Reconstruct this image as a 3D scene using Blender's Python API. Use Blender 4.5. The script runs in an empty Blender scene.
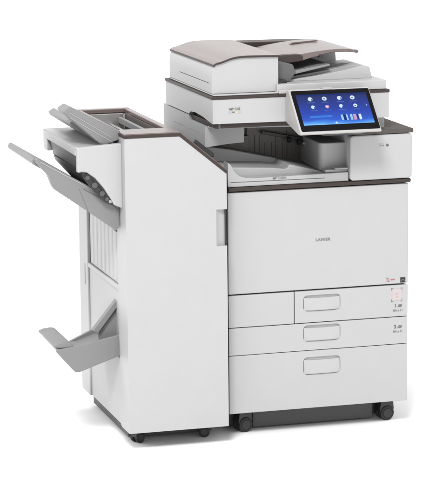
import bpy, bmesh, math, random
from mathutils import Vector, Matrix

random.seed(4)
scene = bpy.context.scene

# ------------------------------------------------------------------ camera
cam_data = bpy.data.cameras.new('camera')
cam = bpy.data.objects.new('camera', cam_data)
scene.collection.objects.link(cam)
R_ = Vector((0.96163817, -0.27412275, -0.01042846))
U_ = Vector((0.06742952, 0.19935551, 0.97760454))
F_ = Vector((0.26590467, 0.94080503, -0.21019184))
rot = Matrix((R_, U_, -F_)).transposed().to_4x4()
rot.translation = Vector((-2.1505, -7.3359, 2.0099))
cam.matrix_world = rot
cam_data.sensor_fit = 'AUTO'
cam_data.sensor_width = 36.0
cam_data.lens = 2483.07 / 479.0 * 36.0
cam_data.shift_x = (213.0 - 208.147) / 479.0
cam_data.shift_y = (326.419 - 239.5) / 479.0
cam_data.clip_end = 200.0
scene.camera = cam

# ------------------------------------------------------------------ light
world = bpy.data.worlds.new('World')
scene.world = world
world.use_nodes = True
wbg = world.node_tree.nodes['Background']
wbg.inputs['Color'].default_value = (1.0, 1.0, 1.0, 1)
wbg.inputs['Strength'].default_value = 1.19


def area(name, loc, target, size, power, color=(1, 1, 1)):
    d = bpy.data.lights.new(name, 'AREA')
    d.shape = 'DISK'
    d.size = size
    d.energy = power
    d.color = color
    o = bpy.data.objects.new(name, d)
    scene.collection.objects.link(o)
    o.location = loc
    o.rotation_euler = (Vector(target) - Vector(loc)).to_track_quat('-Z', 'Y').to_euler()
    return o


area('key_softbox', (-3.2, -6.6, 7.8), (0.0, 0.2, 0.4), 2.8, 1010)
area('added_fill_lamp', (-5.2, 2.4, 4.2), (-0.8, 0.3, 0.0), 2.4, 125)  # added fill with no visible source, whitens the floor left of the finisher

vs = scene.view_settings
vs.view_transform = 'Standard'
vs.look = 'None'
vs.exposure = 0.0
vs.gamma = 1.0


# ------------------------------------------------------------------ materials
def mat(name, color, rough=0.45, spec=0.5, grain=0.0, grain_scale=900.0, var=0.0, metallic=0.0, coat=0.0):
    m = bpy.data.materials.new(name)
    m.use_nodes = True
    nt = m.node_tree
    b = nt.nodes['Principled BSDF']
    b.inputs['Base Color'].default_value = (*color, 1)
    b.inputs['Roughness'].default_value = rough
    b.inputs['Specular IOR Level'].default_value = spec
    b.inputs['Metallic'].default_value = metallic
    b.inputs['Coat Weight'].default_value = coat
    tc = nt.nodes.new('ShaderNodeTexCoord')
    if var > 0:
        n = nt.nodes.new('ShaderNodeTexNoise')
        n.inputs['Scale'].default_value = 14.0
        n.inputs['Detail'].default_value = 4.0
        nt.links.new(tc.outputs['Object'], n.inputs['Vector'])
        mr = nt.nodes.new('ShaderNodeMapRange')
        mr.inputs['To Min'].default_value = rough - var
        mr.inputs['To Max'].default_value = rough + var
        nt.links.new(n.outputs['Fac'], mr.inputs['Value'])
        nt.links.new(mr.outputs['Result'], b.inputs['Roughness'])
        mc = nt.nodes.new('ShaderNodeMix')
        mc.data_type = 'RGBA'
        mc.inputs[6].default_value = (*[c * 0.97 for c in color], 1)
        mc.inputs[7].default_value = (*[min(1, c * 1.02) for c in color], 1)
        nt.links.new(n.outputs['Fac'], mc.inputs[0])
        nt.links.new(mc.outputs[2], b.inputs['Base Color'])
    if grain > 0:
        g = nt.nodes.new('ShaderNodeTexNoise')
        g.inputs['Scale'].default_value = grain_scale
        g.inputs['Detail'].default_value = 2.0
        nt.links.new(tc.outputs['Object'], g.inputs['Vector'])
        bp = nt.nodes.new('ShaderNodeBump')
        bp.inputs['Strength'].default_value = grain
        bp.inputs['Distance'].default_value = 0.0006
        nt.links.new(g.outputs['Fac'], bp.inputs['Height'])
        nt.links.new(bp.outputs['Normal'], b.inputs['Normal'])
    return m


M = {
    'white': mat('white_plastic', (0.348, 0.345, 0.349), 0.46, 0.45, 0.25, 800, 0.05),
    'white_warm': mat('warm_white_plastic', (0.335, 0.327, 0.321), 0.42, 0.45, 0.2, 800, 0.05),
    'grey_light': mat('light_grey_plastic', (0.27, 0.27, 0.274), 0.45, 0.45, 0.3, 700, 0.05),
    'tray_white': mat('pale_tray_plastic', (0.315, 0.315, 0.317), 0.42, 0.45, 0.3, 700, 0.05),
    'grey_mid': mat('mid_grey_plastic', (0.175, 0.175, 0.177), 0.42, 0.5, 0.3, 700, 0.06),
    'grey_tray': mat('tray_grey_plastic', (0.165, 0.163, 0.165), 0.45, 0.5, 0.6, 420, 0.09),
    'grey_dark': mat('dark_grey_plastic', (0.085, 0.083, 0.084), 0.42, 0.5, 0.3, 700, 0.06),
    'brown': mat('sheen_brown_plastic', (0.105, 0.076, 0.069), 0.27, 0.85, 0.08, 900, 0.012),  # trim brown lightened: sheen on upward faces put into the base colour
    'brown_wall': mat('brown_grey_plastic', (0.100, 0.088, 0.081), 0.4, 0.5, 0.2, 900, 0.05),
    'trim': mat('brown_trim_plastic', (0.036, 0.027, 0.024), 0.45, 0.25, 0.1, 900, 0.05),
    'shelf': mat('matt_brown_plastic', (0.075, 0.066, 0.060), 0.65, 0.12, 0.3, 700, 0.05),
    'hub': mat('hub_plastic', (0.038, 0.038, 0.039), 0.5, 0.3, 0.3, 600, 0.05),
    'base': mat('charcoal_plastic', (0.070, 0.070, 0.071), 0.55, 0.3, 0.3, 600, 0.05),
    'black': mat('black_plastic', (0.014, 0.014, 0.015), 0.4, 0.5, 0.2, 700, 0.05),
    'rubber': mat('black_rubber', (0.022, 0.022, 0.023), 0.65, 0.3, 0.4, 600, 0.05),
    'metal': mat('sheet_metal', (0.55, 0.54, 0.53), 0.35, 0.5, 0.1, 300, 0.08, 0.9),
    'glass': mat('black_panel_glass', (0.004, 0.004, 0.005), 0.08, 0.08),
    'floor': mat('white_paper_sweep', (0.93, 0.93, 0.93), 0.8, 0.2),
    'ink': mat('grey_ink', (0.085, 0.085, 0.09), 0.5),
    'ink_soft': mat('pale_grey_ink', (0.15, 0.15, 0.155), 0.5),
    'ink_black': mat('black_ink', (0.015, 0.015, 0.016), 0.5),
    'ink_red': mat('red_ink', (0.34, 0.11, 0.11), 0.5),
    'ink_olive': mat('olive_ink', (0.12, 0.12, 0.09), 0.5),
    'ink_blue': mat('pale_blue_ink', (0.25, 0.31, 0.40), 0.5),
    'ink_yellow': mat('pale_yellow_ink', (0.42, 0.39, 0.26), 0.5),
    'ink_pink': mat('pale_pink_ink', (0.40, 0.29, 0.28), 0.5),
    'sticker': mat('pink_sticker', (0.385, 0.345, 0.343), 0.4),
}


def emit(name, color, strength=1.0):
    m = bpy.data.materials.new(name)
    m.use_nodes = True
    nt = m.node_tree
    nt.nodes.remove(nt.nodes['Principled BSDF'])
    e = nt.nodes.new('ShaderNodeEmission')
    e.inputs['Color'].default_value = (*color, 1)
    e.inputs['Strength'].default_value = strength
    nt.links.new(e.outputs[0], nt.nodes['Material Output'].inputs['Surface'])
    return m


def screen_material():
    """Lit display showing a blue wallpaper: navy at the top, bright blue with a cyan glow at the bottom."""
    m = bpy.data.materials.new('lit_display')
    m.use_nodes = True
    nt = m.node_tree
    b = nt.nodes['Principled BSDF']
    b.inputs['Base Color'].default_value = (0.01, 0.01, 0.012, 1)
    b.inputs['Roughness'].default_value = 0.10
    b.inputs['Specular IOR Level'].default_value = 0.08
    tc = nt.nodes.new('ShaderNodeTexCoord')
    sp = nt.nodes.new('ShaderNodeSeparateXYZ')
    nt.links.new(tc.outputs['Generated'], sp.inputs[0])
    wave = nt.nodes.new('ShaderNodeTexNoise')
    wave.inputs['Scale'].default_value = 2.2
    nt.links.new(tc.outputs['Generated'], wave.inputs['Vector'])
    ad = nt.nodes.new('ShaderNodeMath')
    ad.operation = 'MULTIPLY_ADD'
    ad.inputs[1].default_value = 0.22
    nt.links.new(wave.outputs['Fac'], ad.inputs[0])
    nt.links.new(sp.outputs['Z'], ad.inputs[2])
    su = nt.nodes.new('ShaderNodeMath')
    su.operation = 'SUBTRACT'
    su.inputs[1].default_value = 0.11
    nt.links.new(ad.outputs[0], su.inputs[0])
    cr = nt.nodes.new('ShaderNodeValToRGB')
    el = cr.color_ramp.elements
    el[0].position = 0.0
    el[0].color = (0.18, 0.52, 0.95, 1)
    el[1].position = 1.0
    el[1].color = (0.004, 0.013, 0.10, 1)
    for p, c in ((0.07, (0.055, 0.26, 0.85, 1)), (0.16, (0.016, 0.10, 0.62, 1)), (0.40, (0.010, 0.050, 0.44, 1)), (0.7, (0.007, 0.030, 0.26, 1))):
        e = el.new(p)
        e.color = c
    nt.links.new(su.outputs[0], cr.inputs[0])
    nt.links.new(cr.outputs[0], b.inputs['Emission Color'])
    b.inputs['Emission Strength'].default_value = 1.0
    return m


M['screen'] = screen_material()
M['glow_white'] = emit('icon_white', (0.75, 0.86, 0.95))
M['glow_cyan'] = emit('icon_cyan', (0.35, 0.65, 0.92))
M['glow_blue'] = emit('icon_blue', (0.06, 0.22, 0.75))
M['glow_pink'] = emit('icon_pink', (0.62, 0.36, 0.60))
M['glow_navy'] = emit('icon_navy', (0.02, 0.04, 0.20))
M['glow_text'] = emit('icon_caption', (0.10, 0.20, 0.55))


# ------------------------------------------------------------------ helpers
def new():
    return bmesh.new()


def box(bm, x0, x1, y0, y1, z0, z1):
    v = [bm.verts.new(p) for p in ((x0, y0, z0), (x1, y0, z0), (x1, y1, z0), (x0, y1, z0), (x0, y0, z1), (x1, y0, z1), (x1, y1, z1), (x0, y1, z1))]
    for f in ((0, 3, 2, 1), (4, 5, 6, 7), (0, 1, 5, 4), (1, 2, 6, 5), (2, 3, 7, 6), (3, 0, 4, 7)):
        bm.faces.new([v[i] for i in f])
    return bm


def prism(bm, pts, axis, a0, a1):
    def P(p, a):
        return (p[0], a, p[1]) if axis == 'y' else ((a, p[0], p[1]) if axis == 'x' else (p[0], p[1], a))
    A = [bm.verts.new(P(p, a0)) for p in pts]
    B = [bm.verts.new(P(p, a1)) for p in pts]
    n = len(pts)
    fs = [bm.faces.new(A), bm.faces.new(B[::-1])]
    for i in range(n):
        j = (i + 1) % n
        fs.append(bm.faces.new((A[j], A[i], B[i], B[j])))
    bmesh.ops.recalc_face_normals(bm, faces=fs)
    return bm


def cyl(bm, c, d, r, h, seg=32, r2=None):
    """cylinder centred at c along direction d"""
    d = Vector(d).normalized()
    q = d.to_track_quat('Z', 'Y').to_matrix().to_4x4()
    bmesh.ops.create_cone(bm, cap_ends=True, segments=seg, radius1=r, radius2=r if r2 is None else r2, depth=h, matrix=Matrix.Translation(Vector(c)) @ q)
    return bm


def tube(bm, pts, r, seg=10):
    for a, b in zip(pts, pts[1:]):
        a, b = Vector(a), Vector(b)
        cyl(bm, (a + b) / 2, b - a, r, (b - a).length, seg)
    return bm


def arc(cx, cz, r, a0, a1, n=6):
    return [(cx + r * math.cos(math.radians(a0 + (a1 - a0) * i / n)), cz + r * math.sin(math.radians(a0 + (a1 - a0) * i / n))) for i in range(n + 1)]


def rr(x0, x1, z0, z1, r, n=6):
    return arc(x1 - r, z0 + r, r, -90, 0, n) + arc(x1 - r, z1 - r, r, 0, 90, n) + arc(x0 + r, z1 - r, r, 90, 180, n) + arc(x0 + r, z0 + r, r, 180, 270, n)


def curve_strip(pts, t):
    """closed outline of a strip of thickness t hanging below an open polyline"""
    return list(pts) + [(x, z - t) for x, z in reversed(pts)]


def root_loc(o):
    while o.parent:
        o = o.parent
    return o.location


def finish(o, bevel=0.0, seg=3, angle=32):
    me = o.data
    for p in me.polygons:
        p.use_smooth = True
    me.set_sharp_from_angle(angle=math.radians(angle))
    if bevel > 0:
        b = o.modifiers.new('bevel', 'BEVEL')
        b.width = bevel
        b.segments = seg
        b.limit_method = 'ANGLE'
        b.angle_limit = math.radians(angle)
        b.harden_normals = True


def obj(name, bm, m, parent=None, bevel=0.0, label=None, cuts=None, seg=3):
    """links a bmesh built in world coordinates as one mesh object under its parent"""
    if parent is not None:
        bmesh.ops.translate(bm, verts=bm.verts, vec=-root_loc(parent))
    bmesh.ops.recalc_face_normals(bm, faces=bm.faces)
    me = bpy.data.meshes.new(name)
    bm.to_mesh(me)
    bm.free()
    o = bpy.data.objects.new(name, me)
    scene.collection.objects.link(o)
    me.materials.append(M[m])
    if parent is not None:
        o.parent = parent
    if cuts is not None:
        if parent is not None:
            bmesh.ops.translate(cuts, verts=cuts.verts, vec=-root_loc(parent))
        bmesh.ops.recalc_face_normals(cuts, faces=cuts.faces)
        cm = bpy.data.meshes.new('cutter')
        cuts.to_mesh(cm)
        cuts.free()
        co = bpy.data.objects.new('cutter', cm)
        scene.collection.objects.link(co)
        co.parent = parent
        md = o.modifiers.new('cut', 'BOOLEAN')
        md.operation = 'DIFFERENCE'
        md.object = co
        md.solver = 'EXACT'
        md.use_self = True
        dg = bpy.context.evaluated_depsgraph_get()
        res = bpy.data.meshes.new_from_object(o.evaluated_get(dg))
        o.modifiers.clear()
        o.data = res
        res.name = name
        bpy.data.meshes.remove(me)
        bpy.data.objects.remove(co)
        bpy.data.meshes.remove(cm)
    if label:
        o['label'] = label
    finish(o, bevel, seg)
    return o


def thing(name, label, cat, loc):
    o = bpy.data.objects.new(name, None)
    o.empty_display_size = 0.1
    scene.collection.objects.link(o)
    o.location = loc
    o['label'] = label
    o['category'] = cat
    return o


def lettering(name, text, m, parent, x, y, z, size, depth=0.0008, xscale=1.0, matrix=None, bold=0.0, spacing=1.0):
    """text centred at (x, z) on a face looking along -y"""
    cu = bpy.data.curves.new(name, 'FONT')
    cu.body = text
    cu.size = size
    cu.extrude = depth / 2
    cu.offset = bold
    cu.space_character = spacing
    cu.align_x = 'CENTER'
    cu.align_y = 'CENTER'
    t = bpy.data.objects.new(name, cu)
    scene.collection.objects.link(t)
    dg = bpy.context.evaluated_depsgraph_get()
    me = bpy.data.meshes.new_from_object(t.evaluated_get(dg))
    bpy.data.objects.remove(t)
    bpy.data.curves.remove(cu)
    bm = new()
    bm.from_mesh(me)
    bpy.data.meshes.remove(me)
    if matrix is None:
        matrix = Matrix.Translation((x, y, z)) @ Matrix.Rotation(math.radians(90), 4, 'X') @ Matrix.Diagonal((xscale, 1, 1, 1))
    bmesh.ops.transform(bm, matrix=matrix, verts=bm.verts)
    return obj(name, bm, m, parent)


# ------------------------------------------------------------------ setting: seamless white studio sweep
prof = [(-16.0, 0.0), (8.0, 0.0)] + [(8 + 4 * math.sin(math.radians(a)), 4 - 4 * math.cos(math.radians(a))) for a in range(6, 91, 6)] + [(12.0, 10.0)]
bm = new()
A = [bm.verts.new((-16, y, z)) for y, z in prof]
B = [bm.verts.new((16, y, z)) for y, z in prof]
for k in range(len(prof) - 1):
    bm.faces.new((A[k], B[k], B[k + 1], A[k + 1]))
fl = obj('floor', bm, 'floor')
fl['kind'] = 'structure'
fl['label'] = 'plain white studio floor sweeping up behind the two machines'
fl['category'] = 'floor'

# ================================================================== COPIER
cop = thing('photocopier', 'white office photocopier with blue touchscreen, document feeder and three paper drawers', 'photocopier', (0.295, 0.3, 0.0))
XR = 0.590
X0 = -0.010
ZB, Z23, Z12, ZD, ZT = 0.0795, 0.2695, 0.359, 0.464, 0.793

# --- cabinet body behind the fronts
bm = new()
box(bm, 0.003, XR - 0.003, 0.022, 0.600, ZB + 0.004, 0.806)
obj('cabinet', bm, 'white', cop, 0.003)
bm = new()
box(bm, 0.010, XR - 0.010, 0.016, 0.024, ZB + 0.008, 0.80)
obj('gap_liner', bm, 'base', cop)
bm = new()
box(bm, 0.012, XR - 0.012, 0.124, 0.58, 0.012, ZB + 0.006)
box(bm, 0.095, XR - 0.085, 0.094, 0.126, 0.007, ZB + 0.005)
obj('shadow_plinth', bm, 'base', cop, 0.003)  # dark plinth added to stand in for the shadow under the cabinet
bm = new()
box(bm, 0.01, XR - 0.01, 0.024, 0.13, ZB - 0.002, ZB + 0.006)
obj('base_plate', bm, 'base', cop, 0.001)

# --- front door
bm = new()
box(bm, X0, XR, 0.0, 0.018, ZD + 0.003, ZT - 0.002)
door = obj('front_door', bm, 'white', cop, 0.0035)
lettering('logo_lettering', 'LANIER', 'ink_soft', door, 0.303, -0.0002, 0.6255, 0.0125, 0.0012, 1.1, bold=0.0004, spacing=1.12)
bm = new()
prism(bm, rr(0.5635, 0.5805, 0.4665 + 0.004, 0.4875, 0.001), 'y', -0.0008, 0.001)
em = obj('certification_mark', bm, 'ink_black', door)
bm = new()
prism(bm, arc(0.572, 0.4745, 0.006, 20, 160, 8) + arc(0.572, 0.4735, 0.005, 160, 20, 8), 'y', -0.0012, -0.0004)
obj('mark_arc', bm, 'ink_soft', em)
# red warning mark and small printed word
bm = new()
box(bm, 0.5155, 0.5225, -0.0008, 0.001, 0.4865, 0.4885)
box(bm, 0.5175, 0.5195, -0.0008, 0.001, 0.4795, 0.4865)
box(bm, 0.5215, 0.5260, -0.0008, 0.001, 0.4835, 0.4855)
box(bm, 0.5225, 0.5255, -0.0008, 0.001, 0.4775, 0.4805)
box(bm, 0.5160, 0.5270, -0.0008, 0.001, 0.4755, 0.4768)
obj('red_mark', bm, 'ink_red', door)
lettering('printed_word', 'eco', 'ink_red', door, 0.538, -0.0002, 0.4825, 0.0085, 0.0012, 1.2, bold=0.0003)


# --- drawers
def drawer(name, x0, x1, z0, z1, handle_z=None):
    bm = new()
    box(bm, x0, x1, 0.0, 0.018, z0 + 0.0011, z1 - 0.0011)
    cuts = None
    if handle_z is not None:
        cuts = new()
        h0, h1 = handle_z
        prism(cuts, rr(0.238, 0.361, h0, h1, 0.013), 'y', -0.01, 0.0065)
    d = obj(name, bm, 'white', cop, 0.0022, cuts=cuts)
    if handle_z is not None:
        h0, h1 = handle_z
        bm = new()
        # bowed grip bar: fills the pocket's lower part, bulges towards the viewer
        n = 12
        top, bot = h0 + (h1 - h0) * 0.84, h0 + 0.0016
        rows = []
        for i in range(n + 1):
            t = i / n
            x = 0.2392 + (0.3598 - 0.2392) * t
            bow = 1 - (2 * t - 1) ** 4
            rows.append((x, bow))
        sec = lambda bow: [(0.0055, top), (0.001 - 0.001 * bow, top - 0.001), (-0.0005 - 0.003 * bow, (top + bot) / 2), (-0.001 - 0.005 * bow, bot + 0.003), (-0.0002 - 0.004 * bow, bot), (0.0055, bot)]
        rings = [[bm.verts.new((x, y, z + (0.002 * (1 - bow) if z > bot + 0.01 else -0.0006 * bow))) for y, z in sec(bow)] for x, bow in rows]
        for a, b in zip(rings, rings[1:]):
            for i in range(6):
                j = (i + 1) % 6
                bm.faces.new((a[i], a[j], b[j], b[i]))
        bm.faces.new(rings[0])
        bm.faces.new(rings[-1][::-1])
        obj('handle', bm, 'white', d, 0.0012)
    return d


drawer('drawer_side_panel', X0, 0.2065, Z12, ZD)
d1 = drawer('drawer', 0.2090, XR, Z12, ZD, (0.398, 0.4475))
d2 = drawer('drawer', X0, XR, Z23, Z12, (0.300, 0.3505))
d3 = drawer('drawer', X0, XR, ZB, Z23, (0.1915, 0.2465))
d1['label'] = 'narrow top drawer with a pink sticker at its right end'
d2['label'] = 'middle paper drawer, full width'
d3['label'] = 'deep bottom paper drawer'


def paper_mark(parent, n, x, z):
    lettering('tray_number', n, 'ink', parent, x - 0.009, -0.0002, z, 0.0150, 0.0012, bold=0.0005)
    bm = new()
    for i in range(3):
        box(bm, x - 0.001 + 0.0015 * i, x + 0.012 + 0.0010 * i, -0.0008, 0.001, z - 0.0045 + 0.0032 * i, z - 0.0027 + 0.0032 * i)
    obj('paper_icon', bm, 'ink', parent)
    lettering('size_lettering', '8\u00bd x 11', 'ink_soft', parent, x, -0.0002, z - 0.0155, 0.0098, 0.0012, bold=0.0003)


paper_mark(d1, '1', 0.556, 0.3955)
paper_mark(d2, '2', 0.556, 0.3265)
bm = new()
box(bm, 0.5365, 0.5675, -0.0008, 0.001, 0.4130, 0.4500)
st = obj('sticker', bm, 'sticker', d1)
for cx, cz, sx, sz in ((0.5335, 0.4535, 1, -1), (0.5705, 0.4535, -1, -1), (0.5335, 0.4095, 1, 1), (0.5705, 0.4095, -1, 1)):
    bm = new()
    box(bm, min(cx, cx + sx * 0.007), max(cx, cx + sx * 0.007), -0.0006, 0.001, min(cz, cz + sz * 0.0016), max(cz, cz + sz * 0.0016))
    box(bm, min(cx, cx + sx * 0.0016), max(cx, cx + sx * 0.0016), -0.0006, 0.001, min(cz, cz + sz * 0.008), max(cz, cz + sz * 0.008))
    obj('corner_bracket', bm, 'ink_soft', d1)
bm = new()
box(bm, 0.544, 0.560, -0.0012, 0.0, 0.4360, 0.4375)
box(bm, 0.546, 0.558, -0.0012, 0.0, 0.4310, 0.4322)
box(bm, 0.549, 0.555, -0.0012, 0.0, 0.4220, 0.4275)
obj('sticker_print', bm, 'ink_pink', st)


# --- casters
def caster(parent, x, y, r, w, top, ang=0.0):
    rotm = Matrix.Translation((x, y, 0)) @ Matrix.Rotation(ang, 4, 'Z')
    bm = new()
    prism(bm, [(-r * 0.95, r * 1.05), (-r * 1.05, r * 1.55), (-r * 0.8, top), (r * 0.9, top), (r * 1.05, r * 1.5), (r * 0.8, r * 1.0), (r * 0.3, r * 1.25), (-r * 0.3, r * 1.25)], 'y', -w * 0.42, w * 0.42)
    cyl(bm, (0, 0, (top + r * 2) / 2), (0, 0, 1), r * 0.5, top - r * 1.4, 20)
    bmesh.ops.transform(bm, matrix=rotm, verts=bm.verts)
    fk = obj('caster', bm, 'black', parent, 0.002)
    for s in (-1, 1):
        bm = new()
        cyl(bm, (0, s * w * 0.32, r), (0, 1, 0), r, w * 0.36, 40)
        bmesh.ops.transform(bm, matrix=rotm, verts=bm.verts)
        wh = obj('wheel', bm, 'rubber', fk, 0.003)
    bm = new()
    cyl(bm, (0, 0, r), (0, 1, 0), r * 0.62, w * 1.06, 32)
    bmesh.ops.transform(bm, matrix=rotm, verts=bm.verts)
    obj('wheel_hub', bm, 'hub', fk, 0.001)
    return fk


for x, y, a in ((0.060, 0.088, 0.25), (0.545, 0.092, 0.15), (0.060, 0.53, 0.4), (0.545, 0.53, -0.3)):
    caster(cop, x, y, 0.0245, 0.044, ZB - 0.004, a)

# --- brown band under the output tray
bm = new()
box(bm, -0.010, 0.5955, -0.008, 0.05, 0.7945, 0.8075)
obj('trim_band', bm, 'trim', cop, 0.0045)

# --- output tray
lip = [(-0.008, 0.8085), (0.388, 0.8085), (0.388, 0.836), (0.075, 0.833)] + [(0.050, 0.835), (0.030, 0.842), (0.016, 0.853), (0.008, 0.866), (0.002, 0.878), (-0.008, 0.886)]
bm = new()
prism(bm, lip, 'y', 0.000, 0.046)
cuts = new()
prism(cuts, [(0.0, 0.8215), (0.0, 0.8235), (0.31, 0.8225), (0.31, 0.8205)], 'y', -0.01, 0.004)
lipo = obj('tray_front_rail', bm, 'tray_white', cop, 0.003, cuts=cuts)
lettering('model_lettering', 'MP C4504', 'ink_soft', lipo, 0.160, -0.0002, 0.8290, 0.0105, 0.0012, 1.0, bold=0.0002)
tray_top = [(-0.03, 0.914), (0.06, 0.898), (0.186, 0.869), (0.27, 0.848), (0.356, 0.824), (0.40, 0.822)]
bm = new()
prism(bm, tray_top + [(0.40, 0.808), (0.0, 0.808), (-0.03, 0.88)], 'y', 0.048, 0.285)
cuts = new()
prism(cuts, [(-0.060, 0.8660), (0.020, 0.8625), (0.150, 0.8555), (0.190, 0.8500), (0.203, 0.8520), (0.238, 0.95), (-0.06, 0.96)], 'y', 0.02, 0.19)
obj('output_tray', bm, 'tray_white', cop, 0.004, cuts=cuts)
bm = new()
box(bm, 0.315, 0.390, 0.012, 0.05, 0.836, 0.845)
box(bm, 0.345, 0.390, 0.004, 0.04, 0.845, 0.850)
obj('paper_stop', bm, 'tray_white', cop, 0.003)

# --- rear column and paper exit wall inside the cavity
bm = new()
box(bm, -0.053, 0.585, 0.285, 0.600, 0.806, 1.004)
cuts = new()
prism(cuts, rr(0.335, 0.475, 0.958, 0.9605, 0.001), 'x', -0.06, -0.0515)
box(cuts, -0.06, -0.0515, 0.333, 0.3355, 0.958, 1.002)
obj('rear_column', bm, 'grey_light', cop, 0.006, cuts=cuts)
bm = new()
box(bm, 0.135, 0.40, 0.270, 0.284, 0.815, 0.985)
for i in range(14):
    x = 0.142 + 0.0185 * i + random.uniform(-0.004, 0.004)
    w_ = random.uniform(0.002, 0.0055)
    box(bm, x, x + w_, 0.2665, 0.271, 0.818, random.choice((0.930, 0.905, 0.94)))
ew = obj('paper_exit_wall', bm, 'brown_wall', cop, 0.001)
bm = new()
prism(bm, [(0.18, 0.945), (0.40, 0.900), (0.40, 0.890), (0.18, 0.935)], 'y', 0.246, 0.262)
obj('exit_rail', bm, 'black', ew, 0.001)
for x, z in ((0.268, 0.914), (0.300, 0.905), (0.318, 0.900), (0.352, 0.892)):
    bm = new()
    cyl(bm, (x, 0.236, z), (1, 0, 0), 0.009, 0.012, 24)
    obj('exit_roller', bm, 'rubber' if x != 0.318 else 'metal', ew, 0.0015)
bm = new()
prism(bm, [(-0.048, 0.815), (0.14, 0.815), (0.14, 0.930), (0.02, 0.932), (-0.048, 0.924)], 'y', 0.262, 0.2835)
obj('inner_wall', bm, 'brown_wall', cop, 0.001)
# pale guide bar under the scanner and dark underside
bm = new()
box(bm, -0.045, 0.45, 0.012, 0.285, 0.992, 1.0065)
obj('scanner_underside', bm, 'trim', cop, 0.002)
bm = new()
prism(bm, [(-0.053, 0.922), (0.02, 0.930), (0.075, 0.933), (0.075, 0.9885), (-0.053, 0.9885)], 'y', 0.100, 0.284)
cuts = new()
box(cuts, -0.06, -0.0515, 0.132, 0.2835, 0.9575, 0.9600)
box(cuts, -0.06, -0.0515, 0.130, 0.1325, 0.9575, 0.984)
obj('bridge_unit', bm, 'grey_light', cop, 0.004, cuts=cuts)
bm = new()
prism(bm, [(-0.045, 0.9905), (0.30, 0.9800), (0.30, 0.9745), (-0.045, 0.9850)], 'y', 0.080, 0.099)
obj('guide_bar', bm, 'grey_light', cop, 0.002)

# --- rounded inner block right of the tray
bm = new()
prism(bm, [(0.400, 0.055), (0.400, 0.27), (0.318, 0.27)] + [(0.312 + 0.022 - 0.022 * math.cos(math.radians(a)), 0.055 + 0.022 - 0.022 * math.sin(math.radians(a))) for a in range(0, 91, 10)], 'z', 0.835, 0.924)
obj('inner_cover', bm, 'tray_white', cop, 0.004)

# --- right tower
bm = new()
prism(bm, rr(0.390, 0.5975, 0.8090, 0.952, 0.012, 8), 'y', -0.012, 0.03)
tw = obj('right_cover', bm, 'white', cop, 0.006, seg=4)
bm = new()
box(bm, 0.396, 0.590, 0.031, 0.595, 0.809, 0.950)
obj('right_housing', bm, 'white', cop, 0.003)
bm = new()
box(bm, 0.4835, 0.5000, -0.0128, -0.011, 0.9215, 0.9225)
box(bm, 0.4860, 0.4930, -0.0128, -0.011, 0.9150, 0.9170)
box(bm, 0.4960, 0.5010, -0.0128, -0.011, 0.9150, 0.9185)
obj('indicator_print', bm, 'ink_soft', tw)
bm = new()
cyl(bm, (0.513, -0.0125, 0.9175), (0, 1, 0), 0.0042, 0.002, 24)
obj('indicator_lamp', bm, 'ink', tw)
bm = new()
prism(bm, [(0.402, -0.014), (0.600, -0.014), (0.600, 0.598), (0.402, 0.598)], 'z', 0.9535, 0.9675)
obj('shelf_top', bm, 'shelf', cop, 0.003)

# --- scanner
bm = new()
prism(bm, [(-0.055, 1.008), (0.522, 1.004), (0.522, 1.083), (-0.055, 1.083)], 'y', 0.0, 0.560)
cuts = new()
prism(cuts, [(-0.02, 0.99), (-0.02, 1.002), (0.01, 1.008), (0.06, 1.0125), (0.12, 1.0185), (0.20, 1.0215), (0.255, 1.018), (0.278, 1.009), (0.284, 0.99)], 'x', -0.07, -0.030)
sc = obj('scanner', bm, 'white', cop, 0.003, cuts=cuts)
bm = new()
box(bm, -0.034, -0.028, 0.010, 0.284, 0.990, 1.022)
obj('notch_shade_liner', bm, 'grey_dark', sc)  # dark liner colours in the shade inside the cut notch
bm = new()
box(bm, 0.41, 0.520, 0.035, 0.555, 0.966, 1.006)
obj('scanner_support', bm, 'white', cop, 0.003)
bm = new()
prism(bm, rr(-0.0578, 0.5245, -0.003, 0.563, 0.004), 'z', 1.0832, 1.0925)
obj('scanner_trim', bm, 'trim', cop, 0.0022)
# model plate on the scanner front
bm = new()
box(bm, -0.005, 0.036, -0.0006, 0.001, 1.0375, 1.0595)
mp = obj('model_plate', bm, 'white', sc)
lettering('plate_lettering', 'MP C45', 'ink_olive', mp, 0.0155, -0.0008, 1.0520, 0.0108, 0.001, bold=0.0004)
for x, m_ in ((0.001, 'ink_blue'), (0.011, 'ink_olive'), (0.021, 'ink_yellow'), (0.031, 'ink_pink')):
    bm = new()
    box(bm, x - 0.0042, x + 0.0042, -0.0013, 0.0, 1.0405, 1.0445)
    obj('colour_dash', bm, m_, mp)

# --- platen cover and document feeder
bm = new()
box(bm, -0.050, 0.515, 0.004, 0.545, 1.0930, 1.1215)
cuts = new()
box(cuts, -0.06, 0.155, -0.01, 0.56, 1.098, 1.14)
pc = obj('platen_cover', bm, 'white', cop, 0.004, cuts=cuts)
bm = new()
box(bm, 0.158, 0.335, -0.004, 0.008, 1.0932, 1.1045)
obj('lift_lip', bm, 'white_warm', pc, 0.003)

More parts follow.
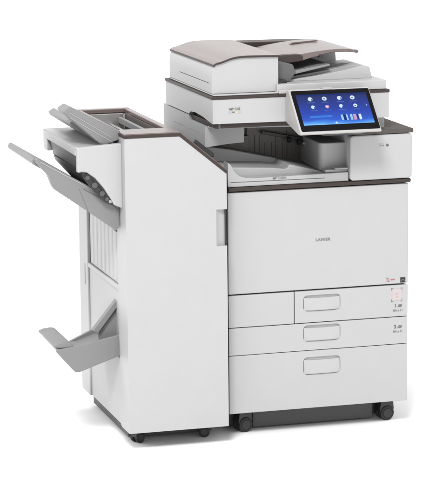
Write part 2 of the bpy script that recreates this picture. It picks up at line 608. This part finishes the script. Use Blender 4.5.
lid_line = [(-0.046, 1.190), (-0.037, 1.1955), (-0.022, 1.1985), (-0.008, 1.2030), (0.006, 1.2080), (0.022, 1.2118), (0.040, 1.2140), (0.060, 1.2145), (0.110, 1.2140), (0.166, 1.2125)]
bm = new()
prism(bm, [(-0.050, 1.0990), (-0.050, 1.150), (-0.0475, 1.172), (-0.041, 1.186)] + [(x, z - 0.0062) for x, z in lid_line[1:-1]] + [(0.164, 1.2063), (0.164, 1.0990)], 'y', 0.020, 0.530)
cuts = new()
prism(cuts, [(0.055, 1.1275), (0.405, 1.1275), (0.405, 1.1297), (0.055, 1.1297)], 'x', -0.06, -0.044)
fc = obj('feeder_cover', bm, 'white', cop, 0.005, cuts=cuts)
bm = new()
prism(bm, curve_strip(lid_line, 0.0060), 'y', 0.0165, 0.534)
fl_ = obj('feeder_lid', bm, 'brown', cop, 0.0018)
bm = new()
prism(bm, [(x + (0.0006 if x > 0.1 else -0.0012), z - 0.0014) for x, z in lid_line] + [(x + (0.0006 if x > 0.1 else -0.0012), z - 0.0066) for x, z in reversed(lid_line)], 'y', 0.0140, 0.536)
obj('lid_edge', bm, 'trim', fl_, 0.001)  # darker copy of the lid brown, without the painted sheen

# rear housing and pickup recess between the feeder and its input tray
bm = new()
prism(bm, [(0.166, 1.125), (0.440, 1.150), (0.430, 1.206), (0.36, 1.209), (0.166, 1.2105)], 'y', 0.455, 0.530)
obj('rear_housing', bm, 'trim', cop, 0.004)
bm = new()
prism(bm, [(0.166, 1.122), (0.215, 1.122), (0.235, 1.150), (0.225, 1.176), (0.166, 1.192)], 'y', 0.06, 0.455)
obj('pickup_recess', bm, 'grey_dark', cop, 0.004)
bm = new()
prism(bm, [(0.166, 1.170), (0.166, 1.1995), (0.19, 1.2045), (0.235, 1.2060), (0.254, 1.2050), (0.262, 1.199), (0.262, 1.188), (0.255, 1.1835), (0.19, 1.176)], 'y', 0.070, 0.100)
obj('side_guide', bm, 'trim', cop, 0.004)
# input tray
top = [(0.168, 1.186), (0.20, 1.194), (0.25, 1.2030), (0.30, 1.2100), (0.35, 1.2150), (0.395, 1.2165), (0.425, 1.2140), (0.446, 1.2095)]
bot = [(0.449, 1.2055), (0.440, 1.2030), (0.41, 1.2055), (0.37, 1.2065), (0.342, 1.2030), (0.325, 1.1965), (0.30, 1.1930), (0.264, 1.1835), (0.20, 1.1760), (0.168, 1.1740)]
bm = new()
prism(bm, top + bot, 'y', 0.085, 0.425)
it = obj('input_tray', bm, 'brown', cop, 0.003)
bm = new()
box(bm, 0.318, 0.332, 0.078, 0.096, 1.1925, 1.2005)
obj('tray_catch', bm, 'black', it, 0.001)
bm = new()
prism(bm, [(0.30, 1.2112), (0.395, 1.2178), (0.398, 1.2196), (0.39, 1.2215), (0.31, 1.2165)], 'y', 0.330, 0.345)
obj('paper_guide', bm, 'brown', it, 0.0015)
bm = new()
cyl(bm, (0.444, 0.095, 1.2060), (0, 1, 0), 0.0052, 0.022, 20)
obj('tray_tip', bm, 'grey_dark', it, 0.001)
# exit tray under it, with two long ridges
bm = new()
et_top = [(0.166, 1.1235), (0.22, 1.1265), (0.30, 1.1345), (0.38, 1.1465), (0.44, 1.1555), (0.472, 1.1590), (0.4835, 1.1570)]
prism(bm, et_top + [(0.492, 1.1217), (0.166, 1.1217)], 'y', 0.075, 0.300)
et = obj('exit_tray', bm, 'white', pc, 0.004)
for y0, y1, dz in ((0.105, 0.135, 0.0075), (0.195, 0.225, 0.0085)):
    bm = new()
    line = [(x, z + dz * math.sin(math.pi * min(1, max(0, (x - 0.17) / 0.30))) ** 0.6) for x, z in et_top[:-1]]
    prism(bm, line + [(x, z - 0.002) for x, z in reversed(et_top[:-1])], 'y', y0, y1)
    obj('ridge', bm, 'grey_light', et, 0.003)
bm = new()
prism(bm, [(0.20, 1.1217), (0.452, 1.1217), (0.449, 1.183), (0.445, 1.205), (0.20, 1.185)], 'y', 0.305, 0.424)
obj('tray_support', bm, 'white', pc, 0.003)
bm = new()
prism(bm, [(0.166, 1.135), (0.20, 1.137), (0.35, 1.166), (0.35, 1.172), (0.20, 1.150), (0.166, 1.146)], 'y', 0.070, 0.32)
obj('inner_flap', bm, 'grey_mid', cop, 0.002)
bm = new()
box(bm, 0.166, 0.196, 0.03, 0.32, 1.1218, 1.131)
obj('exit_mouth', bm, 'black', cop, 0.002)

# --- control panel: wedge housing, black glass, lit screen
c0 = Vector((0.3145, -0.0925, 1.0443))
PM = Matrix(((1, 0, 0, c0.x), (0, 0.71994707, -0.69402897, c0.y), (0, 0.69402897, 0.71994707, c0.z), (0, 0, 0, 1)))


def on_panel(bm):
    bmesh.ops.transform(bm, matrix=PM, verts=bm.verts)
    return bm


bm = new()
# side profile in (y, z)
prism(bm, [(-0.0300, 1.1068), (-0.1545, 0.9866), (-0.1545, 0.9835), (-0.1490, 0.9808), (-0.130, 0.9805), (-0.002, 1.0055), (-0.002, 1.0815), (-0.010, 1.0970)], 'x', 0.1800, 0.4425)
cp = obj('control_panel', bm, 'white_warm', cop, 0.004)
bm = new()
prism(bm, rr(-0.1292, 0.1262, -0.0780, 0.0838, 0.005), 'z', -0.002, 0.0022)
gl = obj('panel_glass', on_panel(bm), 'glass', cp, 0.0008)
bm = new()
box(bm, -0.1165, 0.1130, -0.0540, 0.0665, 0.0018, 0.0026)
sr = obj('screen', on_panel(bm), 'screen', gl)


def panel_part(name, pts, m, z0=0.0026, z1=0.0030):
    bm = new()
    prism(bm, pts, 'z', z0, z1)
    return obj(name, on_panel(bm), m, gl)


random.seed(2)
for r, (y, xs) in enumerate(((0.0478, (-0.0731, -0.0271, 0.0222, 0.0643)), (0.0160, (-0.0709, -0.0251, 0.0205, 0.0666)))):
    for k, x in enumerate(xs):
        rad = 0.0076 if r == 0 else 0.0066
        face = 'glow_pink' if (r, k) == (1, 1) else 'glow_white'
        bm = new()
        prism(bm, arc(x, y, rad, 0, 345, 23), 'z', 0.0026, 0.0030)
        ic = obj('icon', on_panel(bm), face, gl)
        bm = new()
        if k % 2 == 0:
            prism(bm, arc(x + 0.002, y - 0.002, rad * 0.62, -100, 80, 12), 'z', 0.0030, 0.0033)
        else:
            prism(bm, rr(x - rad * 0.5, x + rad * 0.35, y - rad * 0.45, y + rad * 0.15, 0.001), 'z', 0.0030, 0.0033)
        obj('icon_glyph', on_panel(bm), 'glow_blue' if face == 'glow_white' else 'glow_white', ic)
        bm = new()
        box(bm, x - 0.012, x + 0.012, y - 0.0150, y - 0.0132, 0.0026, 0.0029)
        obj('icon_caption', on_panel(bm), 'glow_text', ic)
for i, (x0, x1, m_) in enumerate(((0.010, 0.017, 'glow_cyan'), (0.018, 0.026, 'glow_navy'), (0.027, 0.032, 'glow_cyan'), (0.040, 0.047, 'glow_cyan'), (0.050, 0.060, 'glow_pink'), (0.062, 0.066, 'glow_navy'), (0.068, 0.076, 'glow_white'))):
    panel_part('widget_tile', rr(x0, x1, -0.0400, -0.0180, 0.0015), m_)
panel_part('page_arrow', [(0.101, 0.012), (0.106, 0.016), (0.101, 0.020), (0.103, 0.016)], 'glow_cyan')
panel_part('home_key', arc(-0.010, -0.0480, 0.0034, 0, 345, 15), 'glow_white')
panel_part('status_strip', rr(-0.113, 0.110, 0.0610, 0.0655, 0.001), 'glow_navy')
panel_part('message_field', rr(-0.090, -0.018, -0.0260, -0.0180, 0.002), 'glow_blue')
# dark neck under the panel
bm = new()
prism(bm, [(-0.115, 0.978), (-0.04, 0.995), (0.05, 1.0), (0.05, 0.955), (-0.005, 0.955), (-0.06, 0.966)], 'x', 0.300, 0.420)
obj('panel_arm', bm, 'grey_dark', cop, 0.004)
bm = new()
prism(bm, rr(0.290, 0.322, 1.1040, 1.1105, 0.0028), 'y', -0.034, -0.014)
obj('panel_latch', bm, 'white_warm', cp, 0.001)

# ================================================================== FINISHER
fin = thing('paper_finisher', 'tall white paper finisher with grey trays, docked left of the photocopier', 'finisher', (-0.19, 0.26, 0.0))
FX0, FX1, FY0, FY1, FZ0, FZ1 = -0.354, -0.0320, -0.067, 0.5845, 0.061, 0.999
SX, SZ = -0.178, 0.871
# front cover
bm = new()
prism(bm, [(FX0, FZ0), (FX1, FZ0), (FX1, SZ - 0.008), (SX - 0.004, FZ1 - 0.0135), (FX0, FZ1 - 0.0135)], 'y', FY0, 0.030)
cuts = new()
prism(cuts, [(-0.0660, -0.0800), (-0.0660, -0.0665), (-0.0560, -0.0560), (-0.0400, -0.0500), (-0.0200, -0.0500), (-0.0200, -0.0800)], 'z', 0.6370, 0.7520)
fcov = obj('front_cover', bm, 'white', fin, 0.004, seg=4, cuts=cuts)
bm = new()
box(bm, -0.0365, FX1 + 0.001, -0.0490, 0.028, 0.6300, 0.7590)
obj('finger_recess', bm, 'grey_dark', fcov)
bm = new()
prism(bm, [(FX0 + 0.0012, FZ0), (FX1 - 0.004, FZ0), (FX1 - 0.004, SZ - 0.014), (SX - 0.006, FZ1 - 0.016), (FX0 + 0.0012, FZ1 - 0.016)], 'y', 0.0305, 0.052)
obj('front_frame', bm, 'white', fin, 0.003)
# brown trim over top and slope
outer = [(FX0 - 0.001, FZ1), (SX, FZ1), (FX1 + 0.001, SZ + 0.004), (FX1 + 0.001, SZ - 0.004)]
inner = [(FX1 - 0.0005, SZ - 0.0075), (SX - 0.003, FZ1 - 0.0130), (FX0 - 0.001, FZ1 - 0.0130)]
bm = new()
prism(bm, outer + inner, 'y', FY0 - 0.001, 0.045)
tt = obj('top_trim', bm, 'brown', fin, 0.003)
bm = new()
low = [(FX0 - 0.002, FZ1 - 0.0030), (SX - 0.0006, FZ1 - 0.0030), (FX1 + 0.0016, SZ + 0.0010), (FX1 + 0.0016, SZ - 0.0050), (FX1 - 0.0010, SZ - 0.0085), (SX - 0.0034, FZ1 - 0.0140), (FX0 - 0.002, FZ1 - 0.0140)]
prism(bm, low, 'y', FY0 - 0.0024, 0.044)
obj('trim_edge', bm, 'trim', tt, 0.002)  # front edge in the darker brown, sheen left to the top
# thin dark seal on the docking side
bm = new()
box(bm, FX1 - 0.003, FX1 + 0.0015, FY0 + 0.010, 0.50, FZ0 + 0.01, SZ - 0.012)
obj('docking_seal', bm, 'black', fin, 0.001)
# core
bm = new()
prism(bm, [(-0.335, FZ0 + 0.004), (-0.037, FZ0 + 0.004), (-0.037, 0.862), (-0.085, 0.905), (-0.335, 0.905)], 'y', 0.052, 0.46)
obj('core', bm, 'white', fin, 0.001)
# rear frame
bm = new()
prism(bm, [(FX0, FZ0), (FX1 - 0.002, FZ0), (FX1 - 0.002, SZ), (SX, FZ1 - 0.006), (FX0, FZ1 - 0.006)], 'y', 0.466, FY1)
cuts = new()
box(cuts, -0.335, SX - 0.018, 0.45, 0.560, 0.90, 1.02)
obj('rear_frame', bm, 'white', fin, 0.004, cuts=cuts)
# slope cover with raised ribs
bm = new()
prism(bm, [(FX1, SZ), (SX, FZ1 - 0.002), (SX - 0.012, FZ1 - 0.010), (FX1 - 0.012, SZ - 0.010)], 'y', 0.046, FY1)
sl = obj('slope_cover', bm, 'grey_dark', fin, 0.002)
bm = new()
prism(bm, [(-0.0942, 0.9560), (-0.0340, 0.9070), (-0.0340, 0.8960), (-0.0500, 0.9000), (-0.1000, 0.9450)], 'y', 0.060, 0.072)
obj('slope_rib', bm, 'black', sl, 0.002)
# left side panels
bm = new()
box(bm, -0.3465, -0.334, 0.0525, 0.450, 0.512, 0.905)
for i in range(7):
    y = 0.085 + i * 0.052
    prism(bm, [(-0.3464, y), (-0.3490, y + 0.006), (-0.3490, y + 0.020), (-0.3464, y + 0.026)], 'z', 0.520, 0.905)
sp = obj('ribbed_panel', bm, 'white', fin, 0.002)
bm = new()
box(bm, -0.3530, -0.334, 0.0525, 0.4655, 0.494, 0.510)
obj('panel_ledge', bm, 'white', fin, 0.003)
bm = new()
box(bm, -0.3475, -0.334, 0.0525, 0.4655, FZ0, 0.492)
obj('lower_panel', bm, 'white', fin, 0.002)
bm = new()
box(bm, -0.3440, -0.334, 0.4505, 0.4657, 0.512, 0.905)
obj('rail_slit', bm, 'black', fin)
bm = new()
box(bm, -0.3520, -0.3400, 0.075, 0.105, 0.676, 0.684)
obj('latch', bm, 'grey_dark', fin, 0.001)
bm = new()
box(bm, -0.3552, -0.3500, 0.500, 0.512, 0.43, 0.50)
obj('rear_pull', bm, 'grey_light', fin, 0.001)
# top opening: rims and inside
bm = new()
box(bm, FX0, SX - 0.002, 0.553, FY1, FZ1 - 0.014, FZ1)
rim = obj('top_rim', bm, 'brown', fin, 0.003)
bm = new()
box(bm, SX - 0.020, SX - 0.001, 0.045, 0.553, FZ1 - 0.014, FZ1 - 0.0005)
obj('top_rim', bm, 'brown', fin, 0.003)
bm = new()
box(bm, FX0, -0.342, 0.045, 0.553, FZ1 - 0.014, FZ1 - 0.0005)
obj('top_rim', bm, 'brown', fin, 0.003)
bm = new()
box(bm, -0.342, SX - 0.020, 0.046, 0.06, 0.906, FZ1 - 0.004)
box(bm, -0.342, -0.335, 0.06, 0.55, 0.906, FZ1 - 0.015)
box(bm, SX - 0.020, SX - 0.014, 0.06, 0.55, 0.906, FZ1 - 0.015)
box(bm, -0.335, SX - 0.020, 0.06, 0.55, 0.9055, 0.915)
ins = obj('inner_well', bm, 'brown_wall', fin, 0.001)
bm = new()
box(bm, -0.330, SX - 0.030, 0.535, 0.549, 0.916, 0.985)
obj('inner_plate', bm, 'metal', ins, 0.001)
bm = new()
box(bm, SX - 0.048, SX - 0.036, 0.09, 0.53, 0.955, 0.975)
obj('inner_rail', bm, 'grey_mid', ins, 0.002)
bm = new()
box(bm, SX - 0.075, SX - 0.064, 0.10, 0.53, 0.935, 0.952)
obj('inner_rail', bm, 'metal', ins, 0.002)
for y in (0.22, 0.40):
    bm = new()
    cyl(bm, (-0.27, y, 0.945), (0, 1, 0), 0.012, 0.05, 24)
    obj('inner_roller', bm, 'rubber', ins, 0.002)
bm = new()
cyl(bm, (-0.27, 0.31, 0.945), (0, 1, 0), 0.004, 0.46, 16)
obj('roller_shaft', bm, 'metal', ins)

# exit unit sticking out on the left
bm = new()
fp = [(-0.493, 0.9595), (-0.3525, 0.9670), (-0.3525, 0.765), (-0.380, 0.777), (-0.393, 0.800), (-0.414, 0.833), (-0.440, 0.864), (-0.464, 0.882), (-0.480, 0.884), (-0.493, 0.882)]
prism(bm, fp, 'y', -0.030, -0.006)
eu = obj('exit_housing', bm, 'white', fin, 0.005)
bm = new()
box(bm, -0.493, -0.345, -0.0065, 0.46, 0.9445, 0.9585)
box(bm, -0.4935, -0.483, -0.0060, 0.46, 0.930, 0.9580)
obj('exit_top', bm, 'white', eu, 0.004)
bm = new()
box(bm, -0.493, -0.345, 0.405, 0.4595, 0.893, 0.945)
obj('exit_end', bm, 'white', eu, 0.004)
bm = new()
prism(bm, [(-0.4865, 0.9440), (-0.4860, 0.9300), (-0.4780, 0.8860), (-0.4680, 0.8720), (-0.4000, 0.7990), (-0.3460, 0.7900), (-0.3460, 0.9440)], 'y', -0.0055, 0.385)
obj('exit_guide', bm, 'grey_dark', eu, 0.003)
bm = new()
prism(bm, [(-0.4800, 0.8850), (-0.4720, 0.8660), (-0.4000, 0.7860), (-0.3460, 0.7780), (-0.3460, 0.7890), (-0.4000, 0.7980), (-0.4670, 0.8710)], 'y', -0.0050, 0.380)
obj('exit_lower_guide', bm, 'black', eu, 0.002)
bm = new()
prism(bm, [(-0.4780, 0.8835), (-0.4740, 0.8640), (-0.4500, 0.8330), (-0.4100, 0.7880), (-0.3920, 0.7790), (-0.3750, 0.7800), (-0.3900, 0.8200), (-0.4400, 0.8720)], 'y', -0.0240, -0.0060)
br = obj('exit_bracket', bm, 'black', eu, 0.002)
for x, z, r in ((-0.462, 0.866, 0.007), (-0.440, 0.842, 0.009), (-0.417, 0.815, 0.008), (-0.402, 0.797, 0.006)):
    bm = new()
    cyl(bm, (x, -0.0265, z), (0, 1, 0), r, 0.007, 24)
    obj('exit_roller', bm, 'base', br, 0.001)
bm = new()
tube(bm, [(-0.470, -0.028, 0.874), (-0.448, -0.028, 0.862), (-0.425, -0.028, 0.838), (-0.405, -0.028, 0.806)], 0.0018)
obj('exit_lever', bm, 'rubber', br)
bm = new()
cyl(bm, (-0.392, -0.026, 0.789), (0, 1, 0), 0.005, 0.007, 24)
obj('exit_gear', bm, 'grey_light', eu, 0.001)

# upper proof tray
bm = new()
prism(bm, [(-0.350, 1.0010), (-0.350, 0.9750), (-0.395, 0.9610), (-0.4141, 0.9640), (-0.5273, 1.0672), (-0.5235, 1.0715), (-0.5075, 1.0825), (-0.5040, 1.0820)], 'y', 0.0, 0.090)
pt = obj('proof_tray', bm, 'grey_tray', fin, 0.003)
bm = new()
prism(bm, [(-0.345, 0.985), (-0.345, 0.967), (-0.395, 0.9605), (-0.4105, 0.9630), (-0.4815, 1.0090), (-0.4880, 1.0205), (-0.4700, 1.0310), (-0.4295, 1.0080), (-0.37, 0.99)], 'y', 0.092, 0.40)
obj('tray_extension', bm, 'grey_tray', pt, 0.003)
for k in range(2):
    bm = new()
    o_ = 0.012 + 0.014 * k
    prism(bm, [(-0.375, 0.994 - o_), (-0.505, 1.076 - o_), (-0.506, 1.0742 - o_), (-0.376, 0.9922 - o_)], 'y', -0.0016, 0.001)
    obj('tray_rib', bm, 'grey_light', pt)

# main shift tray: edge-on, rising to the left
bm = new()
side = [(-0.3610, 0.7770), (-0.3600, 0.7000), (-0.3660, 0.6950), (-0.3730, 0.6960), (-0.4591, 0.7590), (-0.5578, 0.8297), (-0.5650, 0.8400), (-0.5785, 0.8769), (-0.6130, 0.9140), (-0.6150, 0.9230), (-0.6080, 0.9270), (-0.3828, 0.7955)]
prism(bm, side, 'y', 0.0, 0.030)
cuts = new()
prism(cuts, [(-0.484, 0.828), (-0.4555, 0.755), (-0.4530, 0.755), (-0.4815, 0.8295)], 'y', -0.01, 0.0016)
mt = obj('shift_tray', bm, 'grey_tray', fin, 0.003, cuts=cuts)
bm = new()
prism(bm, [(-0.3625, 0.7740), (-0.3625, 0.756), (-0.46, 0.8110), (-0.6180, 0.9070), (-0.6230, 0.9150), (-0.6160, 0.9270), (-0.6080, 0.9245)], 'y', 0.0305, 0.400)
obj('tray_plate', bm, 'grey_tray', mt, 0.003)
bm = new()
prism(bm, [(-0.5000, 0.8300), (-0.4800, 0.7800), (-0.3700, 0.7200), (-0.3625, 0.752), (-0.46, 0.8080)], 'y', 0.12, 0.30)
obj('tray_bracket', bm, 'grey_tray', mt, 0.003)
bm = new()
prism(bm, [(-0.420, 0.8130), (-0.602, 0.9195), (-0.603, 0.9170), (-0.421, 0.8105)], 'y', -0.0014, 0.001)
obj('tray_rib', bm, 'grey_light', mt)
bm = new()
prism(bm, [(-0.3612, 0.7600), (-0.372, 0.7710), (-0.470, 0.8300), (-0.471, 0.8280), (-0.374, 0.7680), (-0.3640, 0.7580)], 'y', -0.0010, 0.001)
obj('tray_groove', bm, 'grey_dark', mt)

# lower booklet tray
bm = new()
prism(bm, [(-0.338, 0.3540), (-0.338, 0.2880), (-0.3553, 0.2828), (-0.4800, 0.2405), (-0.4946, 0.2416), (-0.5080, 0.2560), (-0.5537, 0.3100), (-0.5520, 0.3200), (-0.5400, 0.3190), (-0.477, 0.3270)], 'y', 0.055, 0.066)
bt = obj('booklet_tray', bm, 'grey_tray', fin, 0.003)
bm = new()
prism(bm, [(-0.338, 0.3230), (-0.338, 0.2900), (-0.3600, 0.2850), (-0.4890, 0.2440), (-0.5480, 0.3140), (-0.5400, 0.3180), (-0.4920, 0.2860), (-0.4400, 0.2900)], 'y', 0.067, 0.300)
obj('tray_floor', bm, 'grey_tray', bt, 0.002)
bm = new()
prism(bm, [(-0.338, 0.3450), (-0.338, 0.3000), (-0.480, 0.2700), (-0.470, 0.2840), (-0.400, 0.3150)], 'y', 0.290, 0.302)
obj('tray_wall', bm, 'grey_tray', bt, 0.002)
bm = new()
prism(bm, [(-0.5600, 0.3300), (-0.5450, 0.3360), (-0.5200, 0.3385), (-0.5070, 0.3360), (-0.4980, 0.3260), (-0.4850, 0.3020), (-0.4780, 0.2860), (-0.4950, 0.2860), (-0.5100, 0.3100), (-0.5200, 0.3200), (-0.5400, 0.3200), (-0.5570, 0.3230)], 'y', 0.062, 0.300)
obj('end_flap', bm, 'grey_tray', bt, 0.003)
bm = new()
prism(bm, [(-0.4249, 0.3590), (-0.4200, 0.3670), (-0.3350, 0.4700), (-0.3350, 0.4420), (-0.4080, 0.3480)], 'y', 0.100, 0.126)
ar = obj('guide_plate', bm, 'grey_tray', bt, 0.002)
bm = new()
prism(bm, [(-0.4060, 0.3560), (-0.3380, 0.4420), (-0.3380, 0.4360), (-0.4040, 0.3530)], 'y', 0.0985, 0.101)
obj('guide_slot', bm, 'black', ar)
bm = new()
prism(bm, [(-0.4050, 0.3500), (-0.3370, 0.4320), (-0.3370, 0.3350), (-0.4000, 0.3200)], 'y', 0.110, 0.130)
obj('guide_inner', bm, 'grey_mid', bt, 0.002)
bm = new()
box(bm, -0.352, -0.337, 0.056, 0.075, 0.276, 0.286)
obj('tray_hook', bm, 'black', bt, 0.001)

# finisher shadow plinth and casters
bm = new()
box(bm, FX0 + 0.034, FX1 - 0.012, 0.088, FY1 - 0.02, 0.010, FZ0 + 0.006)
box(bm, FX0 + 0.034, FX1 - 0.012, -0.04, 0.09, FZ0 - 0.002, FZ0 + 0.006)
obj('shadow_plinth', bm, 'base', fin, 0.002)  # dark block inset and coloured to read as shade below the finisher
for x, y, a in ((-0.298, 0.055, 0.5), (-0.078, 0.060, -0.2), (-0.298, 0.52, 0.1), (-0.078, 0.52, 0.3)):
    caster(fin, x, y, 0.017, 0.034, FZ0 - 0.004, a)
